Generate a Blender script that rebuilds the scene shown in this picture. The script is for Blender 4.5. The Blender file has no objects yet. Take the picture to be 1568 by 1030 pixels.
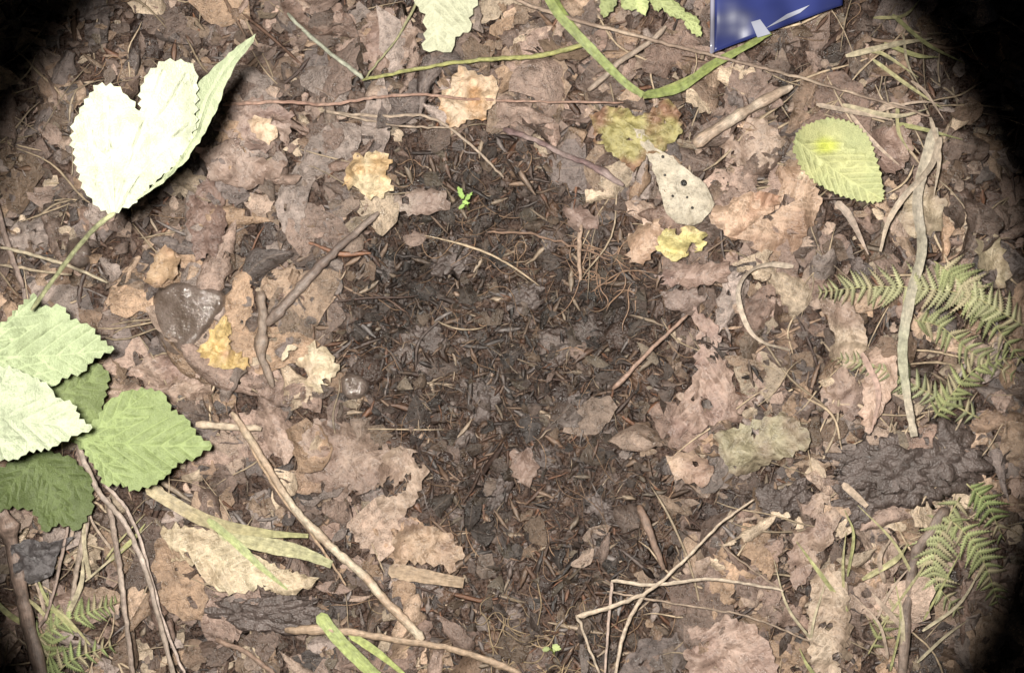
import bpy, math, random
import numpy as np
from mathutils import Vector, geometry
random.seed(7); rng=np.random.default_rng(11)
S=0.8/1568.0; CX,CY=784.0,515.0; H=0.87/S      # plan units: 1 unit = 0.51 mm on the forest floor
EXPO=1.1
# ---------------------------------------------------------------- helpers
def lin(c):
    c=np.array(c,float)
    if c[0]>c[1]>c[2] and c[0]-c[1]>12: c=c*0.84+c.mean()*0.16      # rained-on litter: slightly greyed browns
    c=c/255.0
    return np.where(c<=0.04045,c/12.92,((c+0.055)/1.055)**2.4)/EXPO
T=rng.random((256,256))
def vn(x,y,sc,seed=0):
    x=np.asarray(x,float)/sc+seed*17.3+1000; y=np.asarray(y,float)/sc+seed*31.7+1000
    xi=np.floor(x).astype(int); yi=np.floor(y).astype(int); fx=x-xi; fy=y-yi
    fx=fx*fx*(3-2*fx); fy=fy*fy*(3-2*fy)
    a=T[xi%256,yi%256]; b=T[(xi+1)%256,yi%256]; c=T[xi%256,(yi+1)%256]; d=T[(xi+1)%256,(yi+1)%256]
    return ((a*(1-fx)+b*fx)*(1-fy)+(c*(1-fx)+d*fx)*fy)*2-1
def fbm(x,y,sc,o=4,seed=0):
    r=0;a=1;n=0
    for i in range(o):
        r=r+a*vn(x,y,sc/2**i,seed+i*3); n+=a; a*=0.55
    return r/n
def ridge(x,y,sc,seed=0): return 1-2.6*np.abs(vn(x,y,sc,seed)+0.3*vn(x,y,sc/2.3,seed+5))
def sstep(a,b,x):
    t=np.clip((np.asarray(x,float)-a)/(b-a),0,1); return t*t*(3-2*t)
def outside(x,y):     # 0 in the scraped hollow, 1 in the leaf litter
    d1=np.sqrt(((x-775)/290)**2+((y-530)/290)**2)
    d2=np.sqrt(((x-850)/200)**2+((y-840)/230)**2)
    d3=np.sqrt(((x-740)/200)**2+((y-300)/120)**2)
    d=np.minimum(np.minimum(d1,d2),d3+0.15)+0.22*fbm(x,y,120,3,5)
    return sstep(0.72,1.12,d)
def pit_shade(x,y):        # dark holes: shade painted into wet humus colours, ground sunk there too
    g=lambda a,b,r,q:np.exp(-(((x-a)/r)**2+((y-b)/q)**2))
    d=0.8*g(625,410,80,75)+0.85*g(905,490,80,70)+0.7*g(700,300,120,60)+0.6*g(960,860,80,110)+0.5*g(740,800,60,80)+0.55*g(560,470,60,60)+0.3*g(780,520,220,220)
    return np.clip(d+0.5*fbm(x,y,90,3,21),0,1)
def Gs(x,y):
    x=np.asarray(x,float); y=np.asarray(y,float)
    d=np.sqrt(((x-780)/330)**2+((y-560)/380)**2)
    return -78*(1-sstep(0.15,1.15,d))+16*fbm(x,y,260,2,1)+8*fbm(x,y,90,2,2)
def G(x,y):
    return Gs(x,y)+(1-0.6*outside(x,y))*(20*fbm(x,y,56,3,8)+7*ridge(x,y,26,12)-18*pit_shade(x,y))
def app(P):
    P=np.array(P,float); k=(H-P[:,2])/H
    P[:,0]=CX+(P[:,0]-CX)*k; P[:,1]=CY+(P[:,1]-CY)*k
    return P
def make(name,V,F,col,mat,lc=None,vein=None,parent=None,smooth=True):
    V=np.asarray(V,float)
    W=np.stack([(V[:,0]-CX)*S,(CY-V[:,1])*S,V[:,2]*S],1)
    me=bpy.data.meshes.new(name)
    if isinstance(F,np.ndarray):
        k=F.shape[1]; me.vertices.add(len(W)); me.vertices.foreach_set('co',W.ravel())
        me.loops.add(F.size); me.loops.foreach_set('vertex_index',F.ravel().astype(np.int32))
        me.polygons.add(len(F)); me.polygons.foreach_set('loop_start',np.arange(0,F.size,k,dtype=np.int32))
        me.update(calc_edges=True); me.validate()
    else:
        me.from_pydata([tuple(w) for w in W],[],F); me.update()
    me.polygons.foreach_set('use_smooth',[smooth]*len(me.polygons))
    n=len(W)
    col=np.asarray(col,float)
    if col.ndim==1: col=np.tile(col,(n,1))
    a=me.attributes.new('Col','FLOAT_COLOR','POINT'); a.data.foreach_set('color',np.c_[np.clip(col,0,1),np.ones(n)].ravel())
    if lc is not None:
        a=me.attributes.new('lc','FLOAT_VECTOR','POINT'); a.data.foreach_set('vector',np.asarray(lc,float).ravel())
    if vein is not None:
        a=me.attributes.new('vein','FLOAT','POINT'); a.data.foreach_set('value',np.asarray(vein,float).ravel())
    me.materials.append(mat)
    o=bpy.data.objects.new(name,me); bpy.context.collection.objects.link(o)
    if parent: o.parent=parent
    return o
def empty(name):
    o=bpy.data.objects.new(name,None); bpy.context.collection.objects.link(o); o.empty_display_size=0.02; return o
# ---------------------------------------------------------------- materials
class NT:
    def __init__(s,name):
        m=bpy.data.materials.new(name); m.use_nodes=True; s.m=m; s.t=m.node_tree; s.b=s.t.nodes['Principled BSDF']; s.out=s.t.nodes['Material Output']
        tc=s.n('ShaderNodeTexCoord'); s.obj=tc.outputs['Object']
    def n(s,ty,**k):
        x=s.t.nodes.new(ty)
        for a,b in k.items(): setattr(x,a,b)
        return x
    def l(s,a,b): s.t.links.new(a,b)
    def att(s,nm,o='Color'):
        x=s.n('ShaderNodeAttribute'); x.attribute_name=nm; return x.outputs[o]
    def noise(s,sc,det=3,vec=None,rough=0.6):
        x=s.n('ShaderNodeTexNoise'); x.inputs['Scale'].default_value=sc; x.inputs['Detail'].default_value=det; x.inputs['Roughness'].default_value=rough
        s.l(vec or s.obj,x.inputs['Vector']); return x.outputs['Fac']
    def rng(s,v,a,b,c,d):
        x=s.n('ShaderNodeMapRange'); s.l(v,x.inputs[0])
        for i,q in enumerate((a,b,c,d)): x.inputs[i+1].default_value=q
        return x.outputs[0]
    def math(s,op,a,b=None,c=None):
        x=s.n('ShaderNodeMath',operation=op)
        for i,q in enumerate((a,b,c)):
            if q is None: continue
            if isinstance(q,(int,float)): x.inputs[i].default_value=q
            else: s.l(q,x.inputs[i])
        return x.outputs[0]
    def mix(s,f,a,b,mode='MIX'):
        x=s.n('ShaderNodeMix',data_type='RGBA',blend_type=mode)
        for i,q in ((0,f),(6,a),(7,b)):
            if isinstance(q,(int,float)): x.inputs[i].default_value=q
            elif isinstance(q,(tuple,list,np.ndarray)): x.inputs[i].default_value=(*list(q)[:3],1)
            else: s.l(q,x.inputs[i])
        return x.outputs[2]
    def scale(s,c,f):
        x=s.n('ShaderNodeVectorMath',operation='SCALE'); s.l(c,x.inputs[0])
        if isinstance(f,(int,float)): x.inputs['Scale'].default_value=f
        else: s.l(f,x.inputs['Scale'])
        return x.outputs[0]
    def bump(s,h,dist,st=1.0,prev=None):
        x=s.n('ShaderNodeBump'); x.inputs['Distance'].default_value=dist; x.inputs['Strength'].default_value=st
        s.l(h,x.inputs['Height'])
        if prev: s.l(prev,x.inputs['Normal'])
        s.l(x.outputs[0],s.b.inputs['Normal']); return x.outputs[0]
def m_litter():
    k=NT('dead_leaf_material'); col=k.att('Col'); lc=k.att('lc','Vector')
    sp=k.n('ShaderNodeSeparateXYZ'); k.l(lc,sp.inputs[0]); t,s_,r=sp.outputs
    n1=k.noise(150,4,rough=0.7); n2=k.noise(1000,3)
    ab=k.math('ABSOLUTE',s_)
    mid=k.rng(ab,0.02,0.07,1,0)
    ph=k.math('FRACT',k.math('ADD',k.math('SUBTRACT',k.math('MULTIPLY',t,8.0),k.math('MULTIPLY',ab,2.0)),k.math('MULTIPLY',n1,1.3)))
    sv=k.rng(k.math('ABSOLUTE',k.math('SUBTRACT',ph,0.5)),0.02,0.09,1,0)
    v=k.math('MAXIMUM',mid,k.math('MULTIPLY',sv,0.4))
    f=k.math('MULTIPLY',k.rng(n1,0.3,0.7,0.52,1.42),k.rng(n2,0.3,0.7,0.7,1.28))
    c=k.scale(col,f)
    c=k.mix(k.math('MULTIPLY',v,0.12),c,tuple(lin((210,180,158))))
    spot=k.rng(n2,0.66,0.71,0,0.7)
    c=k.mix(spot,c,(0.035,0.022,0.015))
    k.l(c,k.b.inputs['Base Color'])
    k.l(k.rng(n1,0.4,0.62,0.2,0.62),k.b.inputs['Roughness'])
    k.b.inputs['Specular IOR Level'].default_value=0.85
    h=k.math('ADD',k.math('MULTIPLY',v,0.18),k.math('ADD',n2,k.math('MULTIPLY',n1,2.4)))
    k.bump(h,0.0012,1.0)
    return k.m
def m_hero(name,vmul,vamt,rough,transl=0.0,spots=0.0,spec=0.4,dead=False):
    k=NT(name); col=k.att('Col'); vd=k.att('vein','Fac')
    v=k.rng(vd,0.2,1.3,1,0)
    n1=k.noise(150,4,rough=0.7); n2=k.noise(1000,3)
    a,b_=(0.6,1.32) if dead else (0.82,1.16)
    c=k.scale(col,k.math('MULTIPLY',k.rng(n1,0.3,0.7,a,b_),k.rng(n2,0.3,0.7,0.86,1.12)))
    c=k.mix(k.math('MULTIPLY',v,vamt),c,k.scale(col,vmul))
    if spots>0:
        c=k.mix(k.rng(n2,0.66,0.70,0,spots),c,(0.05,0.03,0.015))
    k.l(c,k.b.inputs['Base Color'])
    if dead: k.l(k.rng(n1,0.4,0.62,0.24,rough+0.12),k.b.inputs['Roughness'])
    else: k.b.inputs['Roughness'].default_value=rough
    k.b.inputs['Specular IOR Level'].default_value=spec
    h=k.math('ADD',k.math('MULTIPLY',k.rng(vd,0,5,0,1),0.35 if dead else 0.9),k.math('ADD',k.math('MULTIPLY',n2,0.8),k.math('MULTIPLY',n1,2.6 if dead else 1.0)))
    k.bump(h,0.0011,0.9)
    if transl>0:
        tr=k.n('ShaderNodeBsdfTranslucent'); k.l(c,tr.inputs[0]); mx=k.n('ShaderNodeMixShader'); mx.inputs[0].default_value=transl
        k.l(k.b.outputs[0],mx.inputs[1]); k.l(tr.outputs[0],mx.inputs[2]); k.l(mx.outputs[0],k.out.inputs[0])
    return k.m
def m_stem(name,rough=0.6):
    k=NT(name); col=k.att('Col'); lc=k.att('lc','Vector')
    mp=k.n('ShaderNodeMapping'); mp.inputs['Scale'].default_value=(0.012,1.6,1); k.l(lc,mp.inputs[0])
    f=k.noise(6,3,mp.outputs[0]); n=k.noise(240,3)
    c=k.scale(col,k.math('MULTIPLY',k.rng(f,0.3,0.7,0.65,1.3),k.rng(n,0.3,0.7,0.6,1.3)))
    k.l(c,k.b.inputs['Base Color']); k.b.inputs['Roughness'].default_value=rough; k.b.inputs['Specular IOR Level'].default_value=0.65
    k.bump(k.math('ADD',f,k.math('MULTIPLY',n,1.2)),0.0008,0.8); return k.m
def m_soil(name):
    k=NT(name); col=k.att('Col'); n1=k.noise(70,5,rough=0.75); n2=k.noise(420,4,rough=0.75)
    c=k.mix(k.rng(n1,0.38,0.62,0,1),tuple(lin((54,36,28))),tuple(lin((104,76,62))))
    c=k.mix(k.rng(n2,0.5,0.68,0,0.8),c,tuple(lin((132,106,90))))
    c=k.mix(1.0,c,col,'MULTIPLY')
    c=k.scale(c,k.rng(n2,0.3,0.6,0.5,1.2)); k.l(c,k.b.inputs['Base Color'])  # crevice shade put into the colour: low spots of the bump darker
    k.l(k.rng(n2,0.35,0.65,0.14,0.6),k.b.inputs['Roughness']); k.b.inputs['Specular IOR Level'].default_value=0.9
    k.bump(k.math('ADD',n2,k.math('MULTIPLY',n1,2.0)),0.003,1.0); return k.m
def m_crumb(name):
    k=NT(name); col=k.att('Col'); n1=k.noise(300,4,rough=0.7)
    c=k.scale(col,k.rng(n1,0.3,0.7,0.45,1.5)); k.l(c,k.b.inputs['Base Color'])
    k.l(k.rng(n1,0.35,0.65,0.12,0.5),k.b.inputs['Roughness']); k.b.inputs['Specular IOR Level'].default_value=0.9
    k.bump(n1,0.0025,1.0); return k.m
ML=m_litter(); MS=m_stem('twig_bark_material',0.45); MSG=m_stem('grass_material',0.4); MSOIL=m_soil('humus_material'); MC=m_crumb('soil_crumb_material')
MG=m_hero('green_leaf_material',1.45,0.6,0.42,0.12)
MF=m_hero('fern_leaf_material',1.3,0.5,0.6,0.1)
MP=m_hero('pale_leaf_material',1.25,0.5,0.5,0.12)
MD=m_hero('dead_leaf_vein_material',1.35,0.5,0.45,0.0,0.6,0.85,True)
MY=m_hero('yellow_leaf_material',1.2,0.4,0.45,0.0,0.7,0.7,True)
# ---------------------------------------------------------------- ground sheet
def axis(lo,hi,st):
    core=np.arange(lo,hi+1,st); out=[]; d=st; p=core[-1]
    while p<120000: d*=1.35; p+=d; out.append(p)
    out=np.array(out); return np.r_[lo-(out-core[-1])[::-1],core,out]
xs=axis(-160,1720,4.5); ys=axis(-160,1190,4.5)
X,Y=np.meshgrid(xs,ys); far=sstep(2500,30000,np.hypot(X-CX,Y-CY))
Z=G(X,Y)-6+far*600*fbm(X,Y,9000,2,3)
nx,ny=len(xs),len(ys); I=np.arange(nx*ny).reshape(ny,nx)
F=np.stack([I[1:,:-1],I[1:,1:],I[:-1,1:],I[:-1,:-1]],-1).reshape(-1,4)
gc=(1.15-0.6*pit_shade(X,Y)).reshape(-1,1)*np.ones((1,3))*0.8  # pit shade painted into the ground colour
make('ground',np.stack([X,Y,Z],-1).reshape(-1,3),F,gc,MSOIL)
# ---------------------------------------------------------------- batched leaf scatter
def leaves(name,x,y,L,Wd,ang,off,col,mat,nt=11,ns=5,kc=1.0,kl=0.8,tilt=0.18,rag=0.2,crum=3.0,zf=Gs,big=False):
    n=len(x); t=np.linspace(0,1,nt)[None,:,None]; s=np.linspace(-1,1,ns)[None,None,:]
    R=lambda a,b:rng.uniform(a,b,(n,1,1))
    t0=np.where(rng.random((n,1,1))<0.35,R(0.1,0.45),0.0); t1=np.where(rng.random((n,1,1))<0.35,R(0.55,0.9),1.0)
    tt=t0+(t1-t0)*t
    p=R(0.6,1.15); w=np.sin(np.pi*np.clip(tt,0,1)**p)**R(0.55,1.0)
    w=np.maximum(w,0.03)
    ra=rng.normal(0,1,(n,nt,2)); 
    for _ in range(2 if big else 1): ra[:,1:]=0.55*ra[:,1:]+0.45*ra[:,:-1]
    side=np.where(s<0,ra[:,:,0:1],ra[:,:,1:2])
    w=w*(1+rag*side*np.abs(s)); w=np.maximum(w,0.02)*Wd[:,None,None]/2
    k=rng.normal(0,kc,(n,1,1))*(0.6+0.8*t); k=np.where(np.abs(k)<0.05,0.05,k)
    phi=s*k; ly=w*np.sin(phi)/k; lz=w*(1-np.cos(phi))/k
    q=rng.normal(0,kl,(n,1,1)); q=np.where(np.abs(q)<0.05,0.05,q); th=(tt-0.5)*q
    LL=L[:,None,None]; lx=LL*np.sin(th)/q+0*s; lz=lz+LL*(1-np.cos(th))/q
    ly=ly+LL*rng.normal(0,0.12,(n,1,1))*(tt-0.5)**2*2
    o1,o2=R(0,5000),R(0,5000)
    lz=lz+crum*vn(lx+o1,ly+o2,13,4)+0.6*crum*ridge(lx+o2,ly+o1,16 if big else 10,6)
    lz=lz+lx*rng.normal(0,tilt,(n,1,1))+ly*rng.normal(0,tilt*1.6,(n,1,1))
    lz=lz-lz.min(axis=(1,2),keepdims=True)*0.7
    ca,sa=np.cos(ang)[:,None,None],np.sin(ang)[:,None,None]
    Xx=x[:,None,None]+lx*ca-ly*sa; Yy=y[:,None,None]+lx*sa+ly*ca
    Zz=zf(Xx,Yy)+off[:,None,None]+lz
    V=np.stack([Xx,Yy,Zz],-1).reshape(-1,3)
    b=np.arange(nt*ns).reshape(nt,ns); f=np.stack([b[:-1,:-1],b[1:,:-1],b[1:,1:],b[:-1,1:]],-1).reshape(-1,4)
    F=(f[None]+(np.arange(n)*nt*ns)[:,None,None])
    if big:   # insect holes / rotted patches
        h=vn(lx+o2*3,ly+o1*3,15,9); hf=0.25*(h[:,:-1,:-1]+h[:,1:,:-1]+h[:,1:,1:]+h[:,:-1,1:]); F=F.reshape(-1,4)[hf.reshape(-1)<0.62]
    F=F.reshape(-1,4)
    tone=np.repeat(col,nt*ns,0)*(1+0.25*vn(lx+o1*2,ly+o2*2,28,7).reshape(-1,1))
    lc=np.stack(np.broadcast_arrays(tt+0*s,s+0*tt,R(0,1)+0*tt*s),-1).reshape(-1,3)
    return make(name,V,F,tone,mat,lc=lc)
pal=np.array([lin(c) for c in [(190,160,140),(172,142,126),(152,124,110),(182,150,124),(136,108,94),(112,90,78),(162,142,132),(204,178,150),(146,116,94),(120,104,98),(172,138,110)]])
NP=len(pal)
def scat(n,R0=0,R1=1250,dens=None):
    a=rng.uniform(0,2*np.pi,n*3); r=R1*np.sqrt(rng.random(n*3)); x=CX-20+r*np.cos(a); y=CY+30+r*np.sin(a)
    k=rng.random(n*3)<dens(x,y); return x[k][:n],y[k][:n]
U=rng.uniform
# bottom, dark layer
x,y=scat(2400,dens=lambda x,y:0.10+0.90*outside(x,y)); n=len(x)
L=np.clip(rng.lognormal(math.log(56),0.35,n),20,120); Wd=L*U(0.4,0.75,n)
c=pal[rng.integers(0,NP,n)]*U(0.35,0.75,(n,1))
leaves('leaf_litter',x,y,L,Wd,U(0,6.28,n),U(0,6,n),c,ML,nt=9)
# top layer
x,y=scat(2800,dens=lambda x,y:0.02+0.98*outside(x,y)**1.5); n=len(x)
L=np.clip(rng.lognormal(math.log(48),0.45,n),16,120); Wd=L*U(0.3,0.75,n)
o=outside(x,y)[:,None]
c=pal[rng.integers(0,NP,n)]*U(0.55,1.2,(n,1))*(0.5+0.5*o)
leaves('leaf_litter',x,y,L,Wd,U(0,6.28,n),U(4,18,n),c,ML,nt=13,kc=1.4,kl=1.2,rag=0.28,crum=3.5,tilt=0.22)
# large crumpled leaves
x,y=scat(360,R1=1150,dens=lambda x,y:outside(x,y)**3); n=len(x)
L=U(80,150,n); Wd=L*U(0.32,0.62,n); c=pal[rng.integers(0,NP,n)]*U(0.7,1.12,(n,1))
leaves('leaf_litter',x,y,L,Wd,U(0,6.28,n),U(6,18,n),c,ML,nt=27,ns=13,kc=1.5,kl=0.9,rag=0.16,crum=5.5,tilt=0.08,big=True)
# small broken fragments everywhere
x,y=scat(8500,R1=980,dens=lambda x,y:0.8+0.2*outside(x,y)); n=len(x)
L=np.clip(rng.lognormal(math.log(19),0.5,n),6,58); Wd=L*U(0.25,0.8,n); o=outside(x,y)[:,None]; dm=1-0.65*pit_shade(x,y)[:,None]*(1-o)
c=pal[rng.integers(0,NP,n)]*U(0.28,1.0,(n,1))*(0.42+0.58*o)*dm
leaves('leaf_fragments',x,y,L,Wd,U(0,6.28,n),U(2,15,n),c,ML,nt=6,ns=4,rag=0.35,crum=1.8,tilt=0.35,zf=G)
# ---------------------------------------------------------------- batched fibres / needles / chips
def fibres(name,x,y,L,r,ang,off,col,mat,ns=5,bend=0.5,dz=0.2,zf=G,flat=1.0):
    n=len(x); t=np.linspace(-0.5,0.5,ns)[None,:]
    k=rng.normal(0,bend,(n,1)); k2=rng.normal(0,bend*0.6,(n,1)); 
    a=ang[:,None]+k*t*2+k2*np.sin(t*7); dt=L[:,None]/(ns-1)
    px=np.cumsum(np.cos(a),1)*dt; py=np.cumsum(np.sin(a),1)*dt; px-=px.mean(1,keepdims=True); py-=py.mean(1,keepdims=True)
    X=x[:,None]+px; Y=y[:,None]+py; Zc=zf(x,y)[:,None]*0.5+zf(X,Y)*0.5+off[:,None]+L[:,None]*t*rng.normal(0,dz,(n,1))
    rr=r[:,None]*(1-0.7*np.abs(2*t)**4)*(1+0.15*rng.normal(0,1,(n,ns)))
    V=[];nx_=-np.sin(a);ny_=np.cos(a)
    for j in range(4):
        p=j*math.pi/2; V.append(np.stack([X+nx_*rr*math.cos(p),Y+ny_*rr*math.cos(p),Zc+flat*rr*math.sin(p)],-1))
    V=np.stack(V,2).reshape(-1,3)
    b=np.arange(ns*4).reshape(ns,4); b2=np.roll(b,-1,1); f=np.stack([b[:-1],b[1:],b2[1:],b2[:-1]],-1).reshape(-1,4)
    F=(f[None]+(np.arange(n)*ns*4)[:,None,None]).reshape(-1,4)
    lc=np.stack(np.broadcast_arrays(L[:,None,None]*t[:,:,None],np.arange(4)[None,None,:]*0.5,rng.random((n,1,1))*50),-1).reshape(-1,3)
    return make(name,V,F,np.repeat(col,ns*4,0),mat,lc=lc)
fp=np.array([lin(c) for c in [(164,132,108),(134,102,80),(116,84,66),(92,68,58),(184,158,132),(78,58,50),(142,128,122),(106,88,80),(138,92,66)]])
def dk(x,y): return (1-0.6*pit_shade(x,y)*(1-outside(x,y)))[:,None]  # same painted pit shade for debris and crumbs in the hollow
x,y=scat(7500,R1=900,dens=lambda x,y:1.0-0.72*outside(x,y)); n=len(x)
L=np.clip(rng.lognormal(math.log(19),0.55,n),6,80)
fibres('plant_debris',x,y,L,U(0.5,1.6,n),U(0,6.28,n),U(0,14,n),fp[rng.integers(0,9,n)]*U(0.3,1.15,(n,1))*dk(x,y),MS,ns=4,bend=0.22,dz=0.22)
x,y=scat(2400,R1=900,dens=lambda x,y:1.0-0.72*outside(x,y)); n=len(x)
L=np.clip(rng.lognormal(math.log(26),0.5,n),9,85)
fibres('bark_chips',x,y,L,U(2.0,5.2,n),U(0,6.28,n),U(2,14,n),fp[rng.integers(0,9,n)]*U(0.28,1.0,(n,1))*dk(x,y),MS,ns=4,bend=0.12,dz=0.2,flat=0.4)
x,y=scat(300,R1=820,dens=lambda x,y:1.0-0.7*outside(x,y)); n=len(x)
fibres('fine_roots',x,y,U(40,150,n),U(0.4,0.9,n),U(0,6.28,n),U(8,18,n),np.array([lin((166,130,100))])*U(0.5,1.2,(n,1)),MS,ns=18,bend=1.1,dz=0.03)
x=rng.normal(780,85,34); y=rng.normal(985,35,34); n=34
fibres('fine_roots',x,y,U(50,130,n),U(0.6,1.2,n),U(0,6.28,n),U(10,24,n),np.array([lin((192,162,122))])*U(0.6,1.1,(n,1)),MS,ns=18,bend=1.2,dz=0.03,zf=Gs)
x=rng.normal(930,40,26); y=rng.normal(410,40,26); n=26
fibres('fine_roots',x,y,U(50,120,n),U(0.6,1.0,n),U(0,6.28,n),U(12,24,n),np.array([lin((180,140,110))])*U(0.7,1.1,(n,1)),MS,ns=18,bend=1.3,dz=0.03,zf=Gs)
x,y=scat(560,R1=1000,dens=lambda x,y:(0.15+0.85*outside(x,y))*(0.35+0.65*(np.abs(x-780)>380))); n=len(x)
fibres('dry_grass',x,y,U(50,200,n),U(0.7,2.2,n),U(0,6.28,n),U(14,28,n),np.array([lin((196,170,138))])*U(0.5,1.15,(n,1)),MS,ns=10,bend=0.3,dz=0.05,zf=Gs)
x,y=scat(130,R1=1000,dens=lambda x,y:0.3+0.7*outside(x,y)); n=len(x)
fibres('small_twigs',x,y,U(50,170,n),U(1.8,4.5,n),U(0,6.28,n),U(10,24,n),fp[rng.integers(0,9,n)]*U(0.6,1.1,(n,1)),MS,ns=14,bend=0.25,dz=0.06,zf=Gs)
# ---------------------------------------------------------------- lumps (crumbs, clods, stones)
import bmesh
def ico(sub):
    bm=bmesh.new(); bmesh.ops.create_icosphere(bm,subdivisions=sub,radius=1); V=np.array([v.co[:] for v in bm.verts]); F=np.array([[v.index for v in f.verts] for f in bm.faces]); bm.free(); return V,F
iv,ifc=ico(2)
x,y=scat(3600,R1=820,dens=lambda x,y:1.0-0.75*outside(x,y)); n=len(x)
sz=np.clip(rng.lognormal(math.log(5.5),0.65,n),2,27); V=iv[None]*sz[:,None,None]*U(0.5,1.3,(n,1,3))
V=V*(1+0.5*vn(iv[:,0][None]*9+iv[:,2][None]*7+rng.random((n,1))*900,iv[:,1][None]*9+rng.random((n,1))*900,6))[:,:,None]
V[:,:,2]*=0.7; V[:,:,0]+=x[:,None]; V[:,:,1]+=y[:,None]; V[:,:,2]+=(G(x,y)+U(-4,4,n)-0.35*sz)[:,None]
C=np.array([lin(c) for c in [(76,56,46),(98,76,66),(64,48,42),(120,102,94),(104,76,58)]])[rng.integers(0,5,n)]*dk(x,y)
make('soil_crumbs',V.reshape(-1,3),(ifc[None]+(np.arange(n)*len(iv))[:,None,None]).reshape(-1,3),np.repeat(C,len(iv),0),MC)
def lump(name,x,y,rx,ry,rz,ang,col,mat,rough=0.15,z=8,sub=5,seed=1,sc=0.6):
    v,f=ico(sub); d=1+rough*fbm(v[:,0]*100+v[:,2]*63,v[:,1]*100-v[:,2]*41,100*sc,4,seed)
    P=v*d[:,None]*np.array([rx,ry,rz]); ca,sa=math.cos(ang),math.sin(ang)
    Q=np.stack([P[:,0]*ca-P[:,1]*sa+x,P[:,0]*sa+P[:,1]*ca+y,P[:,2]+float(Gs(x,y))+z],1)
    return make(name,app(Q),f,col,mat)
def m_stone(name,rough,c1,c2,bm=0.003):
    k=NT(name); n1=k.noise(70,4); n2=k.noise(600,3); c=k.mix(k.rng(n1,0.35,0.65,0,1),tuple(lin(c1)),tuple(lin(c2)))
    c=k.scale(c,k.rng(n2,0.3,0.7,0.8,1.15)); k.l(c,k.b.inputs['Base Color']); k.b.inputs['Roughness'].default_value=rough; k.b.inputs['Specular IOR Level'].default_value=0.9
    k.bump(k.math('ADD',n1,k.math('MULTIPLY',n2,0.3)),bm,0.7); return k.m
MST=m_stone('wet_stone_material',0.12,(92,76,66),(122,106,98),0.004)
MCL=m_stone('clod_material',0.42,(78,64,58),(108,92,86),0.008)
def rock(name,ol,h,z,mat,tilt=(0,0),e=14,seed=1):
    O=cr(list(ol)+[ol[0]],len(ol)*5)[:-1]; n=len(O); mn,mx=O.min(0),O.max(0)
    gx,gy=np.meshgrid(np.arange(mn[0],mx[0],4),np.arange(mn[1],mx[1],4)); pts=[Vector(p) for p in O]+[Vector((a,b)) for a,b in zip(gx.ravel(),gy.ravel())]
    r=geometry.delaunay_2d_cdt(pts,[],[list(range(n))],1,1e-3); V=np.array([v[:] for v in r[0]]); de=np.full(len(V),99.)
    for i in range(n):
        a,b=O[i],O[(i+1)%n]; d=b-a; t=np.clip(((V-a)@d)/max(d@d,1e-9),0,1); de=np.minimum(de,np.hypot(*(V-(a+t[:,None]*d)).T))
    c=O.mean(0); hh=np.sqrt(np.clip(de/e,0,1)*(2-np.clip(de/e,0,1))); zz=-12+hh*(h+12)+hh*((V[:,0]-c[0])*tilt[0]+(V[:,1]-c[1])*tilt[1]); zz+=hh*6*np.abs(vn(V[:,0],V[:,1],34,seed))+hh*1.6*vn(V[:,0],V[:,1],10,seed)
    return make(name,app(np.c_[V,zz+z+Gs(V[:,0],V[:,1])]),[list(f) for f in r[2]],(1,1,1),mat)
# ---------------------------------------------------------------- hero sheets
def cr(pts,n):
    P=np.array(pts,float); 
    if len(P)==2: return P[0]+(P[1]-P[0])*np.linspace(0,1,n)[:,None]
    Q=np.vstack([2*P[0]-P[1],P,2*P[-1]-P[-2]]); m=len(P)-1; out=[]
    for u in np.linspace(0,m-1e-6,n):
        i=int(u); f=u-i; a,b,c,d=Q[i:i+4]
        out.append(0.5*((2*b)+(-a+c)*f+(2*a-5*b+4*c-d)*f*f+(-a+3*b-3*c+d)*f**3))
    return np.array(out)
rock('stone',[(240,440),(275,430),(310,436),(342,445),(346,468),(330,492),(305,522),(290,546),(262,548),(243,530),(236,495),(232,462)],22,16,MST,(0.16,-0.12),11,3)
rock('stone',[(520,578),(535,570),(556,575),(566,588),(562,604),(545,612),(526,606)],14,16,MST,(0.2,0.1),9,6)
rock('stone',[(100,370),(125,362),(140,380),(138,405),(118,412),(100,398)],20,18,MST,(-0.1,0.2),12,7)
lump('soil_clod',410,936,76,32,24,0.03,(1,1,1),MCL,0.6,20,seed=12,sc=0.35)
lump('soil_clod',1385,720,98,48,26,0.05,(1,1,1),MCL,0.8,12,seed=14,sc=0.22)
lump('soil_clod',1455,700,62,42,26,0.5,(1,1,1),MCL,0.8,12,seed=24,sc=0.25)
lump('soil_clod',1330,765,58,38,22,-0.4,(1,1,1),MCL,0.8,10,seed=26,sc=0.25)
lump('soil_clod',1200,765,42,28,18,-0.3,(1,1,1),MCL,0.7,8,seed=15,sc=0.25)
for i,(a,b,r) in enumerate([(690,395,34),(800,455,30),(740,610,36),(660,520,28),(830,700,32),(880,620,26),(760,760,30),(920,780,26),(600,560,24),(840,360,24)]):
    lump('soil_clod',a,b,r,r*U(0.5,0.8),r*0.4,U(0,3),(1,1,1),MCL,0.9,-2,seed=40+i,sc=0.25,sub=4)
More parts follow.
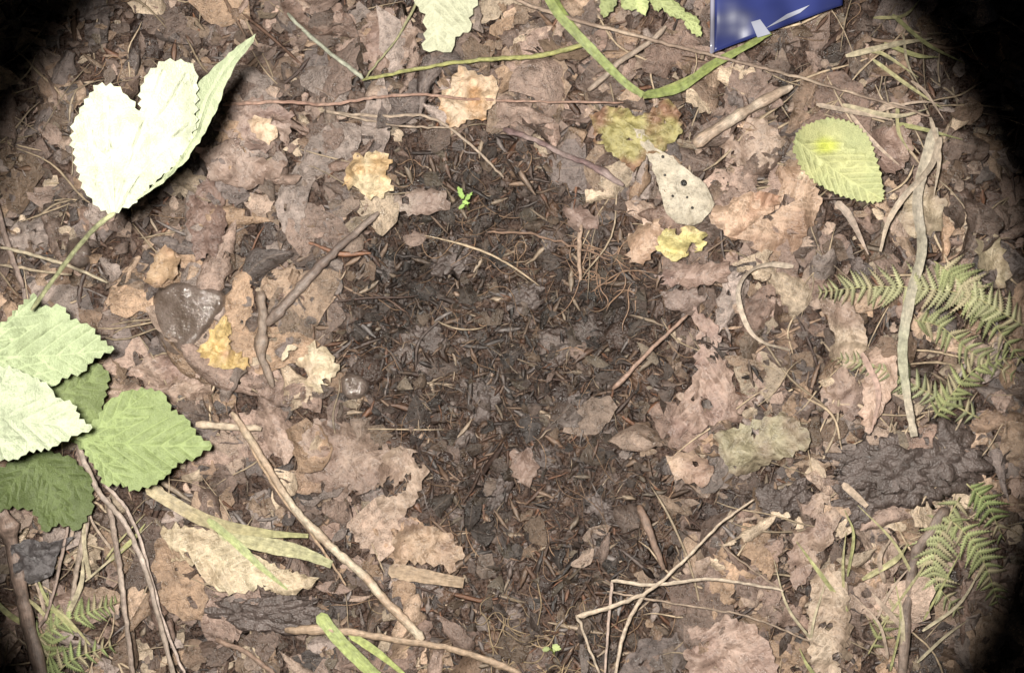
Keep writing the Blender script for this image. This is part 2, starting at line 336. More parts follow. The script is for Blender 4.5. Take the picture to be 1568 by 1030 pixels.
def dens(outline,step,tooth,amp,jit):
    P=np.array(outline,float); n=len(P); area=0.5*np.sum(P[:,0]*np.roll(P[:,1],-1)-np.roll(P[:,0],-1)*P[:,1]); sg=1 if area>0 else -1
    out=[]
    for i in range(n):
        a,b=P[i],P[(i+1)%n]; d=b-a; l=np.hypot(*d); nrm=np.array([d[1],-d[0]])/max(l,1e-6)*sg; m=max(2,int(l/(step)))
        if tooth: m=max(2,2*round(l/(2*tooth)))
        for j in range(m):
            p=a+d*j/m; e=rng.normal(0,jit)
            if tooth: e+= amp*(U(0.6,1.2) if j%2 else -0.35)
            out.append(p+nrm*e)
    return np.array(out)
def pinn(base,tip,n=8,ang=0.75,ln=0.6,curve=0.1):
    b=np.array(base,float);t=np.array(tip,float);d=t-b;L=np.hypot(*d);u=d/L;w=np.array([-u[1],u[0]])
    mid=[b+d*k+w*curve*L*math.sin(k*math.pi)*0.5 for k in np.linspace(0,1,12)]; V=[mid]
    for i in range(n):
        f=0.06+0.84*i/n; o=b+d*f+w*curve*L*math.sin(f*math.pi)*0.5; l=L*ln*math.sin(math.pi*min(1,(0.25+f*0.75)))**0.6
        for s in(-1,1):
            dd=u*math.cos(ang)+w*s*math.sin(ang); V.append([o+dd*l*k+u*(0.12*l*k*k) for k in np.linspace(0,1,5)])
    return V
def sheet(name,outline,z0,col,mat,col2=None,veins=(),tooth=0,amp=3,jit=0.8,step=7,sp=9,crum=3,csc=26,zf=None,ground=True,parent=None,c2sc=40,c2t=0.0,seed=None,smoothed=False,holes=0,rid=0,patch=None,vz=0.10):
    seed=seed if seed is not None else rng.integers(1,200)
    if smoothed: outline=cr(list(outline)+[outline[0]],len(outline)*4)[:-1]
    O=dens(outline,step,tooth,amp,jit); n=len(O)
    pts=[Vector(p) for p in O]; 
    mn,mx=O.min(0),O.max(0)
    gx,gy=np.meshgrid(np.arange(mn[0],mx[0],sp),np.arange(mn[1],mx[1],sp)); gx=gx+U(-2,2,gx.shape); gy=gy+U(-2,2,gy.shape)
    edges=[]; segs=[]
    for v in veins:
        b=len(pts)
        for p in v: pts.append(Vector((float(p[0]),float(p[1]))))
        for i in range(len(v)-1): edges.append((b+i,b+i+1)); segs.append((np.array(v[i],float),np.array(v[i+1],float)))
    for a,b in zip(gx.ravel(),gy.ravel()): pts.append(Vector((a,b)))
    r=geometry.delaunay_2d_cdt(pts,edges,[list(range(n))],1,1e-3)
    V2=np.array([v[:] for v in r[0]]); F=[list(f) for f in r[2]]
    vd=np.full(len(V2),50.0)
    for a,b in segs:
        d=b-a; t=np.clip(((V2-a)@d)/max(d@d,1e-9),0,1); vd=np.minimum(vd,np.hypot(*(V2-(a+t[:,None]*d)).T))
    x,y=V2[:,0],V2[:,1]; z=z0+crum*fbm(x,y,csc,3,seed)+vz*np.minimum(vd,14)*(crum>0)
    if rid: z=z+rid*ridge(x,y,csc*0.9,seed+2)
    if ground: z=z+Gs(x,y)
    if zf: z=z+zf(x,y)
    c=np.tile(lin(col),(len(V2),1))
    if col2 is not None:
        f=sstep(c2t-0.35,c2t+0.4,fbm(x,y,c2sc,3,seed+3))[:,None]; c=c*(1-f)+lin(col2)*f
    if patch: f=(1-sstep(0.3,1.3,np.hypot((x-patch[0])/patch[2],(y-patch[1])/patch[3])+0.3*fbm(x,y,14,2,3)))[:,None]; c=c*(1-f)+lin(patch[4])*f
    if holes:
        h=vn(x,y,24,seed+7)+0.3*vn(x,y,8,seed+8); F=[f for f in F if h[f].mean()<holes]
    return make(name,app(np.c_[V2,z]),F,c,mat,vein=vd,parent=parent)
def tube(name,pts,w,col,z=26,mat=None,ground=True,w2=None,n=None,wob=0.6,parent=None,sides=10,col2=None,flat=1.0,knots=0):
    P=np.array([(p+(0,))[:3] if len(p)==2 else p for p in pts],float)
    ln=np.sum(np.hypot(*np.diff(P[:,:2],axis=0).T)); n=n or max(8,int(ln/9)); C=cr(P,n); w2=w2 if w2 is not None else w*0.75
    C[:,0]+=wob*rng.normal(0,1,n); C[:,1]+=wob*rng.normal(0,1,n)
    zz=C[:,2]+z+(Gs(C[:,0],C[:,1]) if ground else 0); T_=np.gradient(C[:,:2],axis=0); T_/=np.hypot(*T_.T)[:,None]+1e-9
    t=np.linspace(0,1,n); r=0.5*(w+(w2-w)*t)*(1+0.08*rng.normal(0,1,n)); r[0]*=0.6; r[-1]*=0.6
    for kk in range(knots): r*=1+0.3*np.exp(-((t-rng.random())*n/1.5)**2)
    V=[];Lc=[]
    for j in range(sides):
        a=2*math.pi*j/sides; V.append(np.stack([C[:,0]-T_[:,1]*r*math.cos(a),C[:,1]+T_[:,0]*r*math.cos(a),zz+flat*r*math.sin(a)],1)); Lc.append(np.stack([t*ln,np.full(n,abs(j-sides/2)*0.6),np.full(n,rng.random())],1))
    V=np.stack(V,1).reshape(-1,3); Lc=np.stack(Lc,1).reshape(-1,3)
    b=np.arange(n*sides).reshape(n,sides); b2=np.roll(b,-1,1); F=np.stack([b[:-1],b[1:],b2[1:],b2[:-1]],-1).reshape(-1,4).tolist()
    F.append(list(range(sides))); F.append(list(range((n-1)*sides,n*sides)))
    c=lin(col)[None]*np.ones((n,1))
    if col2 is not None: f=sstep(-0.3,0.35,vn(t*ln,0*t,22,int(rng.integers(1,99))))[:,None]; c=c*(1-f)+lin(col2)*f
    return make(name,app(V),F,np.repeat(c,sides,0),mat or MS,lc=Lc,parent=parent)
def blade(name,pts,w,col,z=30,ground=True,w2=None,fold=0.25,mat=None,parent=None,twist=0.0,col2=None):
    P=np.array([(p+(0,))[:3] if len(p)==2 else p for p in pts],float); ln=np.sum(np.hypot(*np.diff(P[:,:2],axis=0).T)); n=max(10,int(ln/8)); C=cr(P,n)
    w2=0.15*w if w2 is None else w2; t=np.linspace(0,1,n); zz=C[:,2]+z+(Gs(C[:,0],C[:,1]) if ground else 0)+2*vn(t*ln,0*t,40,int(rng.integers(1,99)))
    T_=np.gradient(C[:,:2],axis=0); T_/=np.hypot(*T_.T)[:,None]+1e-9
    hw=0.5*np.where(t<0.5,w,w+(w2-w)*(t-0.5)/0.5)*(1+0.05*rng.normal(0,1,n)); hw[0]*=0.5; V=[];Lc=[]
    ss=[-1,-0.5,0,0.5,1]
    for s in ss:
        tw=twist*np.sin(t*5); V.append(np.stack([C[:,0]-T_[:,1]*hw*s*np.cos(tw),C[:,1]+T_[:,0]*hw*s*np.cos(tw),zz+abs(s)*hw*fold+s*hw*np.sin(tw)],1)); Lc.append(np.stack([t*ln,np.full(n,s*3.0),np.full(n,rng.random())],1))
    V=np.stack(V,1).reshape(-1,3); Lc=np.stack(Lc,1).reshape(-1,3); b=np.arange(n*5).reshape(n,5)
    F=np.stack([b[:-1,:-1],b[1:,:-1],b[1:,1:],b[:-1,1:]],-1).reshape(-1,4).tolist()
    c=lin(col)[None]*np.ones((n,1))
    if col2 is not None: f=sstep(-0.5,0.7,vn(t*ln,0*t,90,int(rng.integers(1,99))))[:,None]; c=c*(1-f)+lin(col2)*f
    return make(name,app(V),F,np.repeat(c,5,0),mat or MSG,lc=Lc,parent=parent)
# ---------------------------------------------------------------- raspberry plant (left)
rp=empty('raspberry_plant')
ZL=430
ol=[(173,327),(150,318),(130,292),(117,255),(110,215),(113,188),(128,160),(150,128),(175,132),(200,152),(216,178),(214,140),(226,112),(252,93),(285,94),(300,108),(303,128),(300,160),(300,190),(285,230),(262,258),(230,285),(203,312)]
b=(176,325)
vs=[[b,(190,270),(215,215),(255,165),(285,115)],[b,(160,270),(140,215),(132,175)],[b,(172,265),(165,210),(163,150)],[b,(215,265),(262,215),(290,190)],[(165,240),(140,225),(120,222)],[(200,240),(235,150),(250,110)],[(160,280),(135,270),(125,262)]]
sheet('leaf_underside',ol,ZL-10,(192,196,172),MP,veins=vs,tooth=7,amp=4,crum=10,csc=50,ground=False,parent=rp,sp=7,rid=2,zf=lambda x,y:-0.16*(y-200)+30*np.abs((x-205)/95)**1.6-0.12*(x-205))
ol=[(205,310),(235,283),(264,258),(287,228),(300,190),(300,160),(300,132),(318,112),(345,88),(370,66),(392,52),(388,64),(362,98),(345,130),(335,160),(322,188),(305,218),(285,248),(255,275),(225,298)]
sheet('leaf_fold',ol,ZL+4,(166,174,142),MP,veins=[[(210,306),(262,262),(300,205),(318,150),(345,105),(385,60)]],crum=4,csc=40,ground=False,parent=rp,zf=lambda x,y:-0.5*(x-300))
tube('petiole',[(176,326,0),(150,345,-8),(118,380,-60),(80,430,-110),(48,475,-150)],8,(176,176,136),z=ZL-4,ground=False,mat=MSG,parent=rp,w2=7,wob=0.2)
def lobed(name,ol,z,col,base,tips,mat=MG,am=3.5,tooth=7,zf=None):
    vs=[]
    for i,t in enumerate(tips):
        vs+=pinn(base,t,6 if i==0 else 4,0.65,0.36,0.04)
    return sheet(name,ol,z,col,mat,veins=vs,tooth=tooth,amp=am,crum=10,csc=45,ground=False,parent=rp,zf=zf,sp=7)
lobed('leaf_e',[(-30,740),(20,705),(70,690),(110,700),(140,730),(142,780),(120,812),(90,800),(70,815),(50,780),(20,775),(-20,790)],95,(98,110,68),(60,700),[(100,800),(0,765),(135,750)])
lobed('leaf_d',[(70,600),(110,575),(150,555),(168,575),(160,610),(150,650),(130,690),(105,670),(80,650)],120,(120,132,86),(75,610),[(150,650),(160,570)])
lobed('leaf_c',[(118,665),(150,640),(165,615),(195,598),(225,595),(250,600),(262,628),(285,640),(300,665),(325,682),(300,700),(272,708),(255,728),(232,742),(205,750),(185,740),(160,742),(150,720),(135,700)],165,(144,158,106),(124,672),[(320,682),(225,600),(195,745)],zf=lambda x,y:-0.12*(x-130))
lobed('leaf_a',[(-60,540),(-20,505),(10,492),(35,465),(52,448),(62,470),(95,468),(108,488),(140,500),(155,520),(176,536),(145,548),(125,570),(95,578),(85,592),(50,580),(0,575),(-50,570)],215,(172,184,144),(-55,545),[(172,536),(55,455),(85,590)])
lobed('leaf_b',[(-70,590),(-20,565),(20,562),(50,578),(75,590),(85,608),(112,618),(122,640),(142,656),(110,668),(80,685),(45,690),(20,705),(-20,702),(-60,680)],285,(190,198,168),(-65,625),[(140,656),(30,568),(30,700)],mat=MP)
tube('cane',[(50,470,0),(20,520,-40),(-30,560,-90),(-60,640,-140),(-50,760,-180),(-20,880,-230)],11,(160,150,100),z=190,ground=False,parent=rp)
tube('petiole_b',[(-65,625,0),(-90,640,-40),(-60,640,-90)],7,(160,170,110),z=280,ground=False,parent=rp)
tube('petiole_c',[(124,672,0),(90,665,-20),(20,650,-45),(-60,650,-60)],6,(150,150,90),z=160,ground=False,parent=rp)
# ---------------------------------------------------------------- individual leaves
sheet('alder_leaf',[(1214,228),(1222,203),(1245,188),(1278,182),(1308,190),(1330,212),(1342,245),(1352,285),(1350,308),(1322,308),(1290,300),(1258,285),(1230,262)],62,(178,182,132),MG,veins=pinn((1220,215),(1352,306),9,0.7,0.42,0.05),tooth=6,amp=2.5,crum=4,csc=50,smoothed=True,col2=(192,192,138),zf=lambda x,y:14*((x-1285)/60)**2,patch=(1264,224,20,15,(204,210,96)),sp=7)
sheet('pale_leaf',[(610,-60),(632,0),(650,22),(652,45),(648,76),(668,78),(690,80),(698,58),(722,46),(718,28),(733,0),(740,-60)],60,(198,198,170),MP,veins=pinn((670,-60),(672,78),7,0.8,0.5),tooth=8,amp=3,crum=6)
sheet('spotted_leaf',[(970,198),(985,200),(1002,226),(1030,240),(1055,262),(1080,282),(1096,312),(1080,335),(1062,346),(1035,342),(1020,328),(1010,290),(1000,258),(985,228)],50,(192,178,156),MY,veins=pinn((974,200),(1078,338),7,0.6,0.35),crum=6,col2=(170,156,134),step=6,rid=3)
for (a,b,r) in [(1047,280,5),(1015,240,2.5),(1030,300,2),(1060,318,2.2),(1018,268,2),(1052,302,1.8)]:
    lump('leaf_hole_spot',a,b,r,r,1.2,0,(0.012,0.01,0.008),MC,0.2,59,sub=2)
Dn=[ # outline, z, col, col2
([(1085,330),(1120,318),(1160,305),(1195,295),(1190,262),(1215,250),(1250,272),(1258,310),(1245,345),(1215,385),(1185,397),(1150,380),(1165,352),(1130,358),(1100,350)],44,(190,156,130),(164,128,104)),
([(1088,322),(1130,300),(1170,290),(1200,300),(1185,322),(1150,345),(1125,370),(1100,352)],52,(200,164,136),(174,130,104)),
([(960,365),(985,345),(1015,335),(1030,345),(1010,375),(985,405),(965,402)],42,(194,162,136),(168,134,110)),
([(1060,470),(1095,500),(1112,540),(1125,590),(1135,645),(1110,640),(1080,655),(1060,665),(1022,668),(1030,630),(1050,600),(1066,565),(1070,520)],38,(170,140,124),(148,118,106)),
([(1092,662),(1130,655),(1165,640),(1195,628),(1225,645),(1242,668),(1232,690),(1195,705),(1160,715),(1128,731),(1105,705)],44,(156,146,120),(136,116,96)),
([(1255,460),(1290,455),(1318,480),(1330,530),(1335,560),(1300,565),(1268,545),(1275,510)],40,(182,158,134),(152,126,110)),
([(1330,540),(1375,530),(1372,590),(1350,630),(1330,665),(1318,640),(1322,600)],44,(190,158,138),(164,132,116)),
([(1205,780),(1240,765),(1262,750),(1285,790),(1275,830),(1250,850),(1240,880),(1215,905),(1205,860),(1215,820)],38,(172,144,124),(146,118,104)),
([(1055,958),(1085,960),(1110,940),(1160,962),(1185,1000),(1192,1045),(1060,1045),(1045,1000)],40,(176,146,130),(156,126,112)),
([(1245,880),(1270,862),(1292,880),(1302,940),(1306,1040),(1250,1050),(1240,1000),(1238,930)],46,(194,170,146),(172,146,124)),
([(250,808),(290,805),(330,815),(380,845),(430,870),(490,884),(478,900),(440,912),(400,900),(350,912),(318,890),(290,862),(262,860)],46,(208,188,154),(190,166,134)),
([(427,548),(440,528),(480,527),(505,535),(520,566),(505,585),(488,602),(470,585),(466,562),(445,556)],44,(206,186,154),(184,158,130)),
([(585,700),(600,682),(640,690),(655,720),(640,760),(620,790),(590,800),(575,770)],34,(172,146,126),(146,118,102)),
([(600,820),(640,800),(690,815),(712,850),(690,872),(640,860),(605,870)],34,(174,144,118),(148,118,98)),
([(395,628),(430,625),(448,650),(452,690),(435,712),(410,690),(400,660)],40,(172,144,128),(156,128,114)),
([(480,640),(545,650),(600,690),(580,745),(520,765),(470,735),(455,690)],30,(156,130,114),(132,106,92)),
([(235,400),(255,372),(275,395),(270,425),(240,435),(222,432)],46,(178,144,110),(158,122,94)),
([(290,300),(318,270),(342,300),(345,350),(330,395),(300,400),(288,350)],34,(134,106,94),(116,90,80)),
([(345,160),(400,150),(450,170),(440,220),(400,235),(355,215),(320,190)],26,(166,140,126),(144,116,106)),
([(300,225),(350,215),(398,240),(445,250),(420,272),(370,290),(320,270)],34,(164,138,124),(144,118,104)),
([(378,185),(398,176),(420,188),(428,205),(412,224),(392,212)],42,(208,180,150),(188,156,128)),
([(560,20),(610,10),(640,50),(620,100),(570,110),(540,70)],28,(160,132,116),(136,108,96)),
([(600,305),(640,288),(680,292),(688,318),(650,332),(615,322)],32,(156,138,124),(138,114,102)),
([(1110,190),(1170,180),(1200,215),(1180,260),(1130,255),(1105,225)],30,(168,142,124),(150,122,106)),
([(1380,300),(1420,280),(1450,310),(1440,350),(1400,365),(1375,340)],40,(178,158,130),(154,132,110)),
([(1495,370),(1530,360),(1548,420),(1530,450),(1500,410)],40,(178,160,130),(154,130,108)),
([(1335,200),(1385,190),(1400,235),(1370,270),(1335,250)],34,(158,130,114),(136,108,96)),
([(225,540),(280,548),(320,570),(300,610),(240,600),(200,575)],30,(168,140,124),(146,116,104)),
([(60,940),(75,915),(110,900),(130,930),(110,960),(80,965)],30,(138,112,98),(116,92,80)),
([(130,585),(220,590),(300,580),(330,600),(250,625),(160,615)],26,(166,138,120),(144,116,102)),
([(1290,560),(1330,600),(1310,645),(1265,640),(1255,600)],30,(162,134,118),(142,116,104)),
([(860,320),(890,312),(920,330),(915,350),(880,352)],30,(146,122,110),(128,102,92)),
([(1020,700),(1060,690),(1095,720),(1075,745),(1030,735)],30,(186,156,132),(158,126,108)),
([(780,690),(815,685),(828,715),(812,745),(785,735)],28,(142,116,102),(126,100,88)),
([(1000,420),(1060,405),(1120,400),(1115,430),(1060,440),(1010,435)],34,(158,130,116),(142,114,104)),
([(1010,445),(1060,440),(1085,455),(1060,480),(1020,470)],34,(136,114,104),(120,98,88)),
]
for i,(o_,z_,c_,c2_) in enumerate(Dn):
    P=np.array(o_,float); ctr=P.mean(0); q=P-ctr; u,s_,vt=np.linalg.svd(q,full_matrices=False); ax=vt[0]; pr=q@ax
    a_=ctr+ax*pr.min(); b_=ctr+ax*pr.max(); Lx=pr.max()-pr.min(); wx=(q@vt[1]); Wx=max(1,(wx.max()-wx.min())/2); k1=rng.choice([-1,1])*U(6,20); k2=U(-8,14)
    f=(lambda x,y,ctr=ctr,ax=ax,n_=vt[1],k1=k1,k2=k2,Lx=Lx,Wx=Wx: k1*(((x-ctr[0])*n_[0]+(y-ctr[1])*n_[1])/Wx)**2+k2*(((x-ctr[0])*ax[0]+(y-ctr[1])*ax[1])/(Lx/2))**2)
    sheet('dead_leaf',o_,z_,c_,MD,col2=c2_,veins=pinn(a_,b_,int(4+Lx/26),0.75,0.32,U(-0.1,0.1)),crum=11,csc=34,jit=2.8,step=6,sp=6,zf=f,rid=7,holes=0.7,vz=0.02)
Yl=[([(528,262),(540,238),(560,232),(590,234),(602,250),(590,262),(604,285),(588,303),(562,305),(550,290),(524,286)],44,(214,190,150),(192,154,106)),
([(672,150),(690,128),(702,100),(722,110),(758,118),(762,142),(750,165),(738,185),(712,182),(700,198),(680,182)],46,(208,180,150),(190,144,100)),
([(1004,378),(1020,352),(1050,346),(1078,356),(1082,376),(1060,392),(1030,398)],52,(206,190,122),(196,164,124)),
([(302,538),(318,510),(345,482),(356,505),(350,532),(372,545),(384,560),(352,565),(318,560)],50,(210,176,112),(194,154,118)),
([(905,180),(925,162),(955,165),(980,180),(1000,165),(1025,150),(1042,170),(1045,205),(1020,228),(990,240),(972,262),(940,238),(912,220)],40,(162,152,102),(146,106,82))]
for o_,z_,c_,c2_ in Yl:
    P=np.array(o_,float); sheet('yellow_leaf',o_,z_,c_,MY,col2=c2_,veins=pinn(P[0],P[len(P)//2],6,0.7,0.4),crum=16,csc=22,jit=2.4,step=5,sp=5,c2sc=30,c2t=0.1,rid=9,holes=0.8,vz=0.03)
sheet('withered_leaf',[(15,835),(45,825),(75,830),(115,820),(90,845),(80,880),(45,895),(20,875)],70,(88,82,82),MD,crum=20,csc=18,sp=5,rid=8,veins=[[(20,840),(80,870)]])
# ---------------------------------------------------------------- ferns
def frond(name,pts,Lp,col,z,parent,w=3.2,n=16):
    P=np.array([(p+(0,))[:3] if len(p)==2 else p for p in pts],float); ln=np.sum(np.hypot(*np.diff(P[:,:2],axis=0).T)); C=cr(P,int(ln/9.5)); T_=np.gradient(C[:,:2],axis=0); T_/=np.hypot(*T_.T)[:,None]
    tube('rachis',[tuple(p) for p in P],w,(178,170,124),z=z,parent=parent,w2=1,mat=MSG,wob=0.2)
    V=[];F=[];C_=[];Lc=[]; nt=19
    for i in range(1,len(C)-1):
        f=i/(len(C)-1); L=Lp*(math.sin(math.pi*(0.25+0.72*f))**0.8)*U(0.75,1.12)+3
        for s in (-1,1):
            if rng.random()<0.12: continue
            u=T_[i]*(0.42+U(-0.2,0.2))+np.array([-T_[i,1],T_[i,0]])*s*0.9; u/=np.hypot(*u); w_=np.array([-u[1],u[0]]); dr=U(-0.3,0.2); b0=len(V)
            cc=lin(col)*U(0.75,1.2); 
            if rng.random()<0.22: cc=lin((192,178,138))
            zb=C[i,2]+z+float(Gs(*C[i,:2]))+U(0,4); cu=U(-0.15,0.3)
            for j in range(nt):
                t=j/(nt-1); hw=min(L*0.12,4.6)*(1-t**1.8)*(1.35 if j%2 else 0.35)+0.3; p=C[i,:2]+u*L*t+T_[i]*L*cu*t*t
                for q in (-1,0,1):
                    fw=u*(2.2 if (j%2 and q) else 0); pp=p+w_*hw*q+fw; V.append((pp[0],pp[1],zb+dr*L*t-10*t*t+(1.2 if q==0 else 0))); C_.append(cc*(1-0.1*abs(q))); Lc.append(0.6 if q==0 else 5)
            for j in range(nt-1):
                for q in range(2):
                    a=b0+j*3+q; F.append([a,a+3,a+4,a+1])
    make('pinnae',app(np.array(V)),F,np.array(C_),MF,vein=Lc,parent=parent)
f1=empty('fern')
frond('a',[(1570,500,20),(1490,455,14),(1400,440,10),(1320,440,4),(1250,448,0)],38,(180,178,138),60,f1)
frond('b',[(1500,640,0),(1420,600,0),(1350,565,0),(1270,545,0)],24,(168,170,132),44,f1)
frond('c',[(1430,400,20),(1470,430,10),(1510,480,0),(1570,560,0)],38,(164,168,120),66,f1)
frond('d',[(1430,640,0),(1460,600,0),(1500,560,0),(1560,545,0)],28,(166,170,120),50,f1)
frond('e',[(1400,490,0),(1440,500,0),(1490,540,0),(1560,580,0)],30,(166,168,124),46,f1)
f2=empty('fern')
frond('a',[(1470,760,0),(1440,820,0),(1430,880,0),(1470,940,0)],38,(180,182,136),52,f2)
frond('b',[(1450,790,0),(1490,830,0),(1515,880,0),(1530,930,0)],32,(172,178,126),60,f2)
frond('c',[(1480,740,0),(1510,770,0),(1540,830,0)],28,(156,168,112),60,f2)
f3=empty('fern')
frond('a',[(40,990,0),(90,955,0),(140,935,0),(185,920,0)],28,(166,174,122),50,f3)
frond('b',[(60,1060,0),(75,1000,0),(80,950,0),(72,900,0)],28,(158,166,114),44,f3)
frond('c',[(70,1050,0),(110,1010,0),(180,985,0)],30,(166,178,122),56,f3)
f4=empty('fern')
frond('a',[(1330,1000,0),(1370,930,0),(1400,890,0)],22,(168,170,120),40,f4)
# ---------------------------------------------------------------- grasses, stems
blade('grass_blade',[(826,-40,30),(850,15,16),(905,75,8),(955,125,4),(985,146,0)],14,(148,158,98),z=52,w2=10,col2=(166,164,110))
blade('grass_blade',[(985,146,0),(1040,135,0),(1090,100,4),(1145,70,10),(1180,50,10)],13,(140,150,88),z=52,w2=7)
blade('grass_blade',[(835,-30,10),(870,30,8),(920,90,6),(970,140,0)],8,(130,140,78),z=46,w2=6)
blade('grass_blade',[(985,150,0),(1060,118,0),(1120,85,4)],8,(156,160,100),z=46,w2=5)
tube('green_stem',[(900,68),(820,86),(740,92),(660,102),(555,122)],8,(168,166,106),z=52,mat=MSG,w2=5)
tube('grass_stem',[(440,20),(480,60),(530,100),(556,120)],6,(168,168,150),z=48,mat=MSG,w2=7)
tube('grass_stem',[(645,-10),(610,55),(575,100),(558,122)],4,(164,160,122),z=46,mat=MSG)
tube('vine_stem',[(745,-20),(850,22),(1000,62),(1120,92),(1220,118),(1330,150),(1425,178)],6.5,(196,170,146),z=60,w2=4,col2=(160,134,116))
tube('root',[(340,160),(430,156),(500,160),(570,150),(640,145),(720,152),(820,155),(955,158)],6,(192,152,132),z=52,w2=3.5,col2=(168,128,110),wob=0.6)
tube('dry_grass_stem',[(500,172),(580,178),(650,178),(700,205),(745,245),(772,272)],5,(184,160,138),z=44)
tube('dry_grass_stem',[(500,170),(600,192),(690,196)],4,(184,160,138),z=46)
tube('twig',[(770,198),(820,215),(870,240),(915,258),(955,285)],10,(124,96,94),z=40,col2=(152,128,122),knots=2)
tube('twig',[(408,498),(440,462),(478,420),(520,378),(580,325)],16,(112,92,82),z=38,w2=10,col2=(138,118,106),knots=3)
tube('twig',[(398,445),(402,490),(400,540),(418,592)],15,(142,120,104),z=40,w2=11,knots=2)
tube('twig',[(938,596),(985,548),(1020,512),(1055,480)],6.5,(174,138,118),z=46,knots=1)
tube('dead_branch',[(1062,222),(1110,190),(1160,160),(1214,132)],21,(204,184,162),z=52,w2=12,col2=(176,150,128),knots=1)
tube('dead_branch',[(900,140),(950,95),(1000,60),(1020,40)],10,(168,146,128),z=40)
tube('twig',[(745,355),(830,362),(935,395)],4,(154,120,98),z=44,wob=1.5)
tube('twig',[(890,345),(886,385),(890,430)],8,(188,156,132),z=46)
tube('twig',[(978,772),(995,815),(1016,872)],12,(140,110,92),z=44,w2=9,knots=1)
tube('twig',[(355,630),(395,690),(445,770),(500,830),(558,882),(600,930),(648,978)],9,(186,156,128),z=50,w2=15,col2=(206,186,158),knots=3)
tube('twig',[(372,660),(420,745),(475,815),(530,895)],5,(192,158,126),z=44)
tube('twig',[(436,964),(520,966),(600,978),(700,995),(800,1030)],12,(182,152,124),z=50,w2=9,knots=3)
tube('twig',[(330,978),(380,1000),(430,1040)],9,(156,124,104),z=40)
tube('twig',[(-20,740),(8,800),(25,870),(40,940),(70,1060)],20,(150,124,110),z=60,w2=24,knots=3,col2=(126,104,92))
tube('twig',[(-10,300),(10,370),(35,440)],11,(156,132,120),z=50)
tube('dry_grass_stem',[(0,378),(50,390),(100,405),(165,432)],6,(198,180,150),z=56)
tube('dry_grass_stem',[(0,405),(60,415),(110,420)],5,(192,170,140),z=50)
tube('dry_grass_stem',[(300,650),(350,653),(400,656)],12,(202,178,152),z=44,w2=10)
tube('dry_grass_stem',[(118,680),(150,750),(190,800),(225,880),(270,1050)],9,(202,180,166),z=90,w2=8,col2=(166,146,130))
tube('dry_grass_stem',[(165,760),(180,850),(192,940),(205,1050)],10,(186,164,148),z=70,col2=(156,134,120))
tube('dry_grass_stem',[(135,690),(110,770),(95,850),(75,930),(60,960)],6,(176,150,136),z=70)
tube('dry_grass_stem',[(160,740),(205,800),(250,950),(290,1050)],6,(204,180,166),z=70)
tube('dry_grass_stem',[(135,790),(118,870),(110,920)],10,(174,152,134),z=50)
tube('dry_grass_stem',[(884,943),(945,925),(1000,900),(1060,845),(1105,800),(1155,764)],8,(214,190,164),z=66,w2=3)
tube('dry_grass_stem',[(936,888),(1000,895),(1080,886),(1140,893),(1200,903)],6.5,(214,192,168),z=62,w2=4)
tube('dry_grass_stem',[(990,905),(965,945),(950,990),(940,1050)],6.5,(206,182,158),z=58)
tube('dry_grass_stem',[(938,888),(932,950),(925,1050)],5,(204,176,160),z=60)
tube('dry_grass_stem',[(882,940),(900,985),(925,1050)],5,(196,174,150),z=56)
tube('dry_grass_stem',[(930,905),(1040,925),(1150,945),(1260,990)],3.5,(186,160,138),z=54)
tube('dry_grass_stem',[(1200,905),(1150,870),(1100,830)],3,(176,150,128),z=50)
blade('grass_blade',[(225,745),(262,768),(320,798),(400,815),(472,820)],20,(176,178,124),z=56,w2=6,col2=(190,168,132))
blade('grass_blade',[(318,795),(360,830),(400,868),(440,902)],12,(178,184,130),z=62,w2=3)
blade('grass_blade',[(335,812),(400,832),(460,845),(508,864)],25,(166,172,132),z=52,w2=12,col2=(186,178,140))
blade('grass_blade',[(595,872),(640,880),(710,892)],23,(176,158,122),z=44,w2=16,col2=(180,152,124))
blade('grass_blade',[(488,940),(520,980),(560,1020),(600,1060)],20,(164,174,110),z=56,w2=18)
blade('grass_blade',[(535,970),(580,1000),(640,1050)],12,(174,182,114),z=52)
blade('dry_grass_blade',[(1432,195),(1405,300),(1412,380),(1395,450),(1382,530),(1388,600),(1400,668)],17,(182,178,154),z=74,w2=12,twist=0.5,col2=(200,184,162))
blade('dry_grass_blade',[(1440,210),(1425,255),(1385,300),(1360,340),(1348,385)],11,(202,180,156),z=80,w2=5,twist=0.6)
blade('dry_grass_blade',[(1425,180),(1438,240),(1430,300)],7,(202,180,156),z=76)
blade('dry_grass_blade',[(1280,310),(1300,330),(1330,390)],13,(194,170,152),z=46,twist=0.4)
blade('dry_grass_blade',[(1215,408,0),(1175,405,8),(1145,418,12),(1130,448,10),(1142,495,6),(1165,522,4),(1210,536,0)],9,(212,190,168),z=52,w2=6,twist=1.0)
tube('dead_branch',[(1450,775),(1425,815),(1402,850),(1390,930),(1380,1050)],18,(146,124,110),z=44,col2=(122,102,90),knots=2)
blade('dry_grass_blade',[(1290,740),(1310,758),(1328,775)],11,(206,180,156),z=50,w2=7)
blade('dry_grass_blade',[(1250,160),(1310,172),(1370,185)],7,(200,176,154),z=54)
blade('dry_grass_blade',[(1320,540),(1345,600),(1335,660)],9,(200,164,148),z=56)
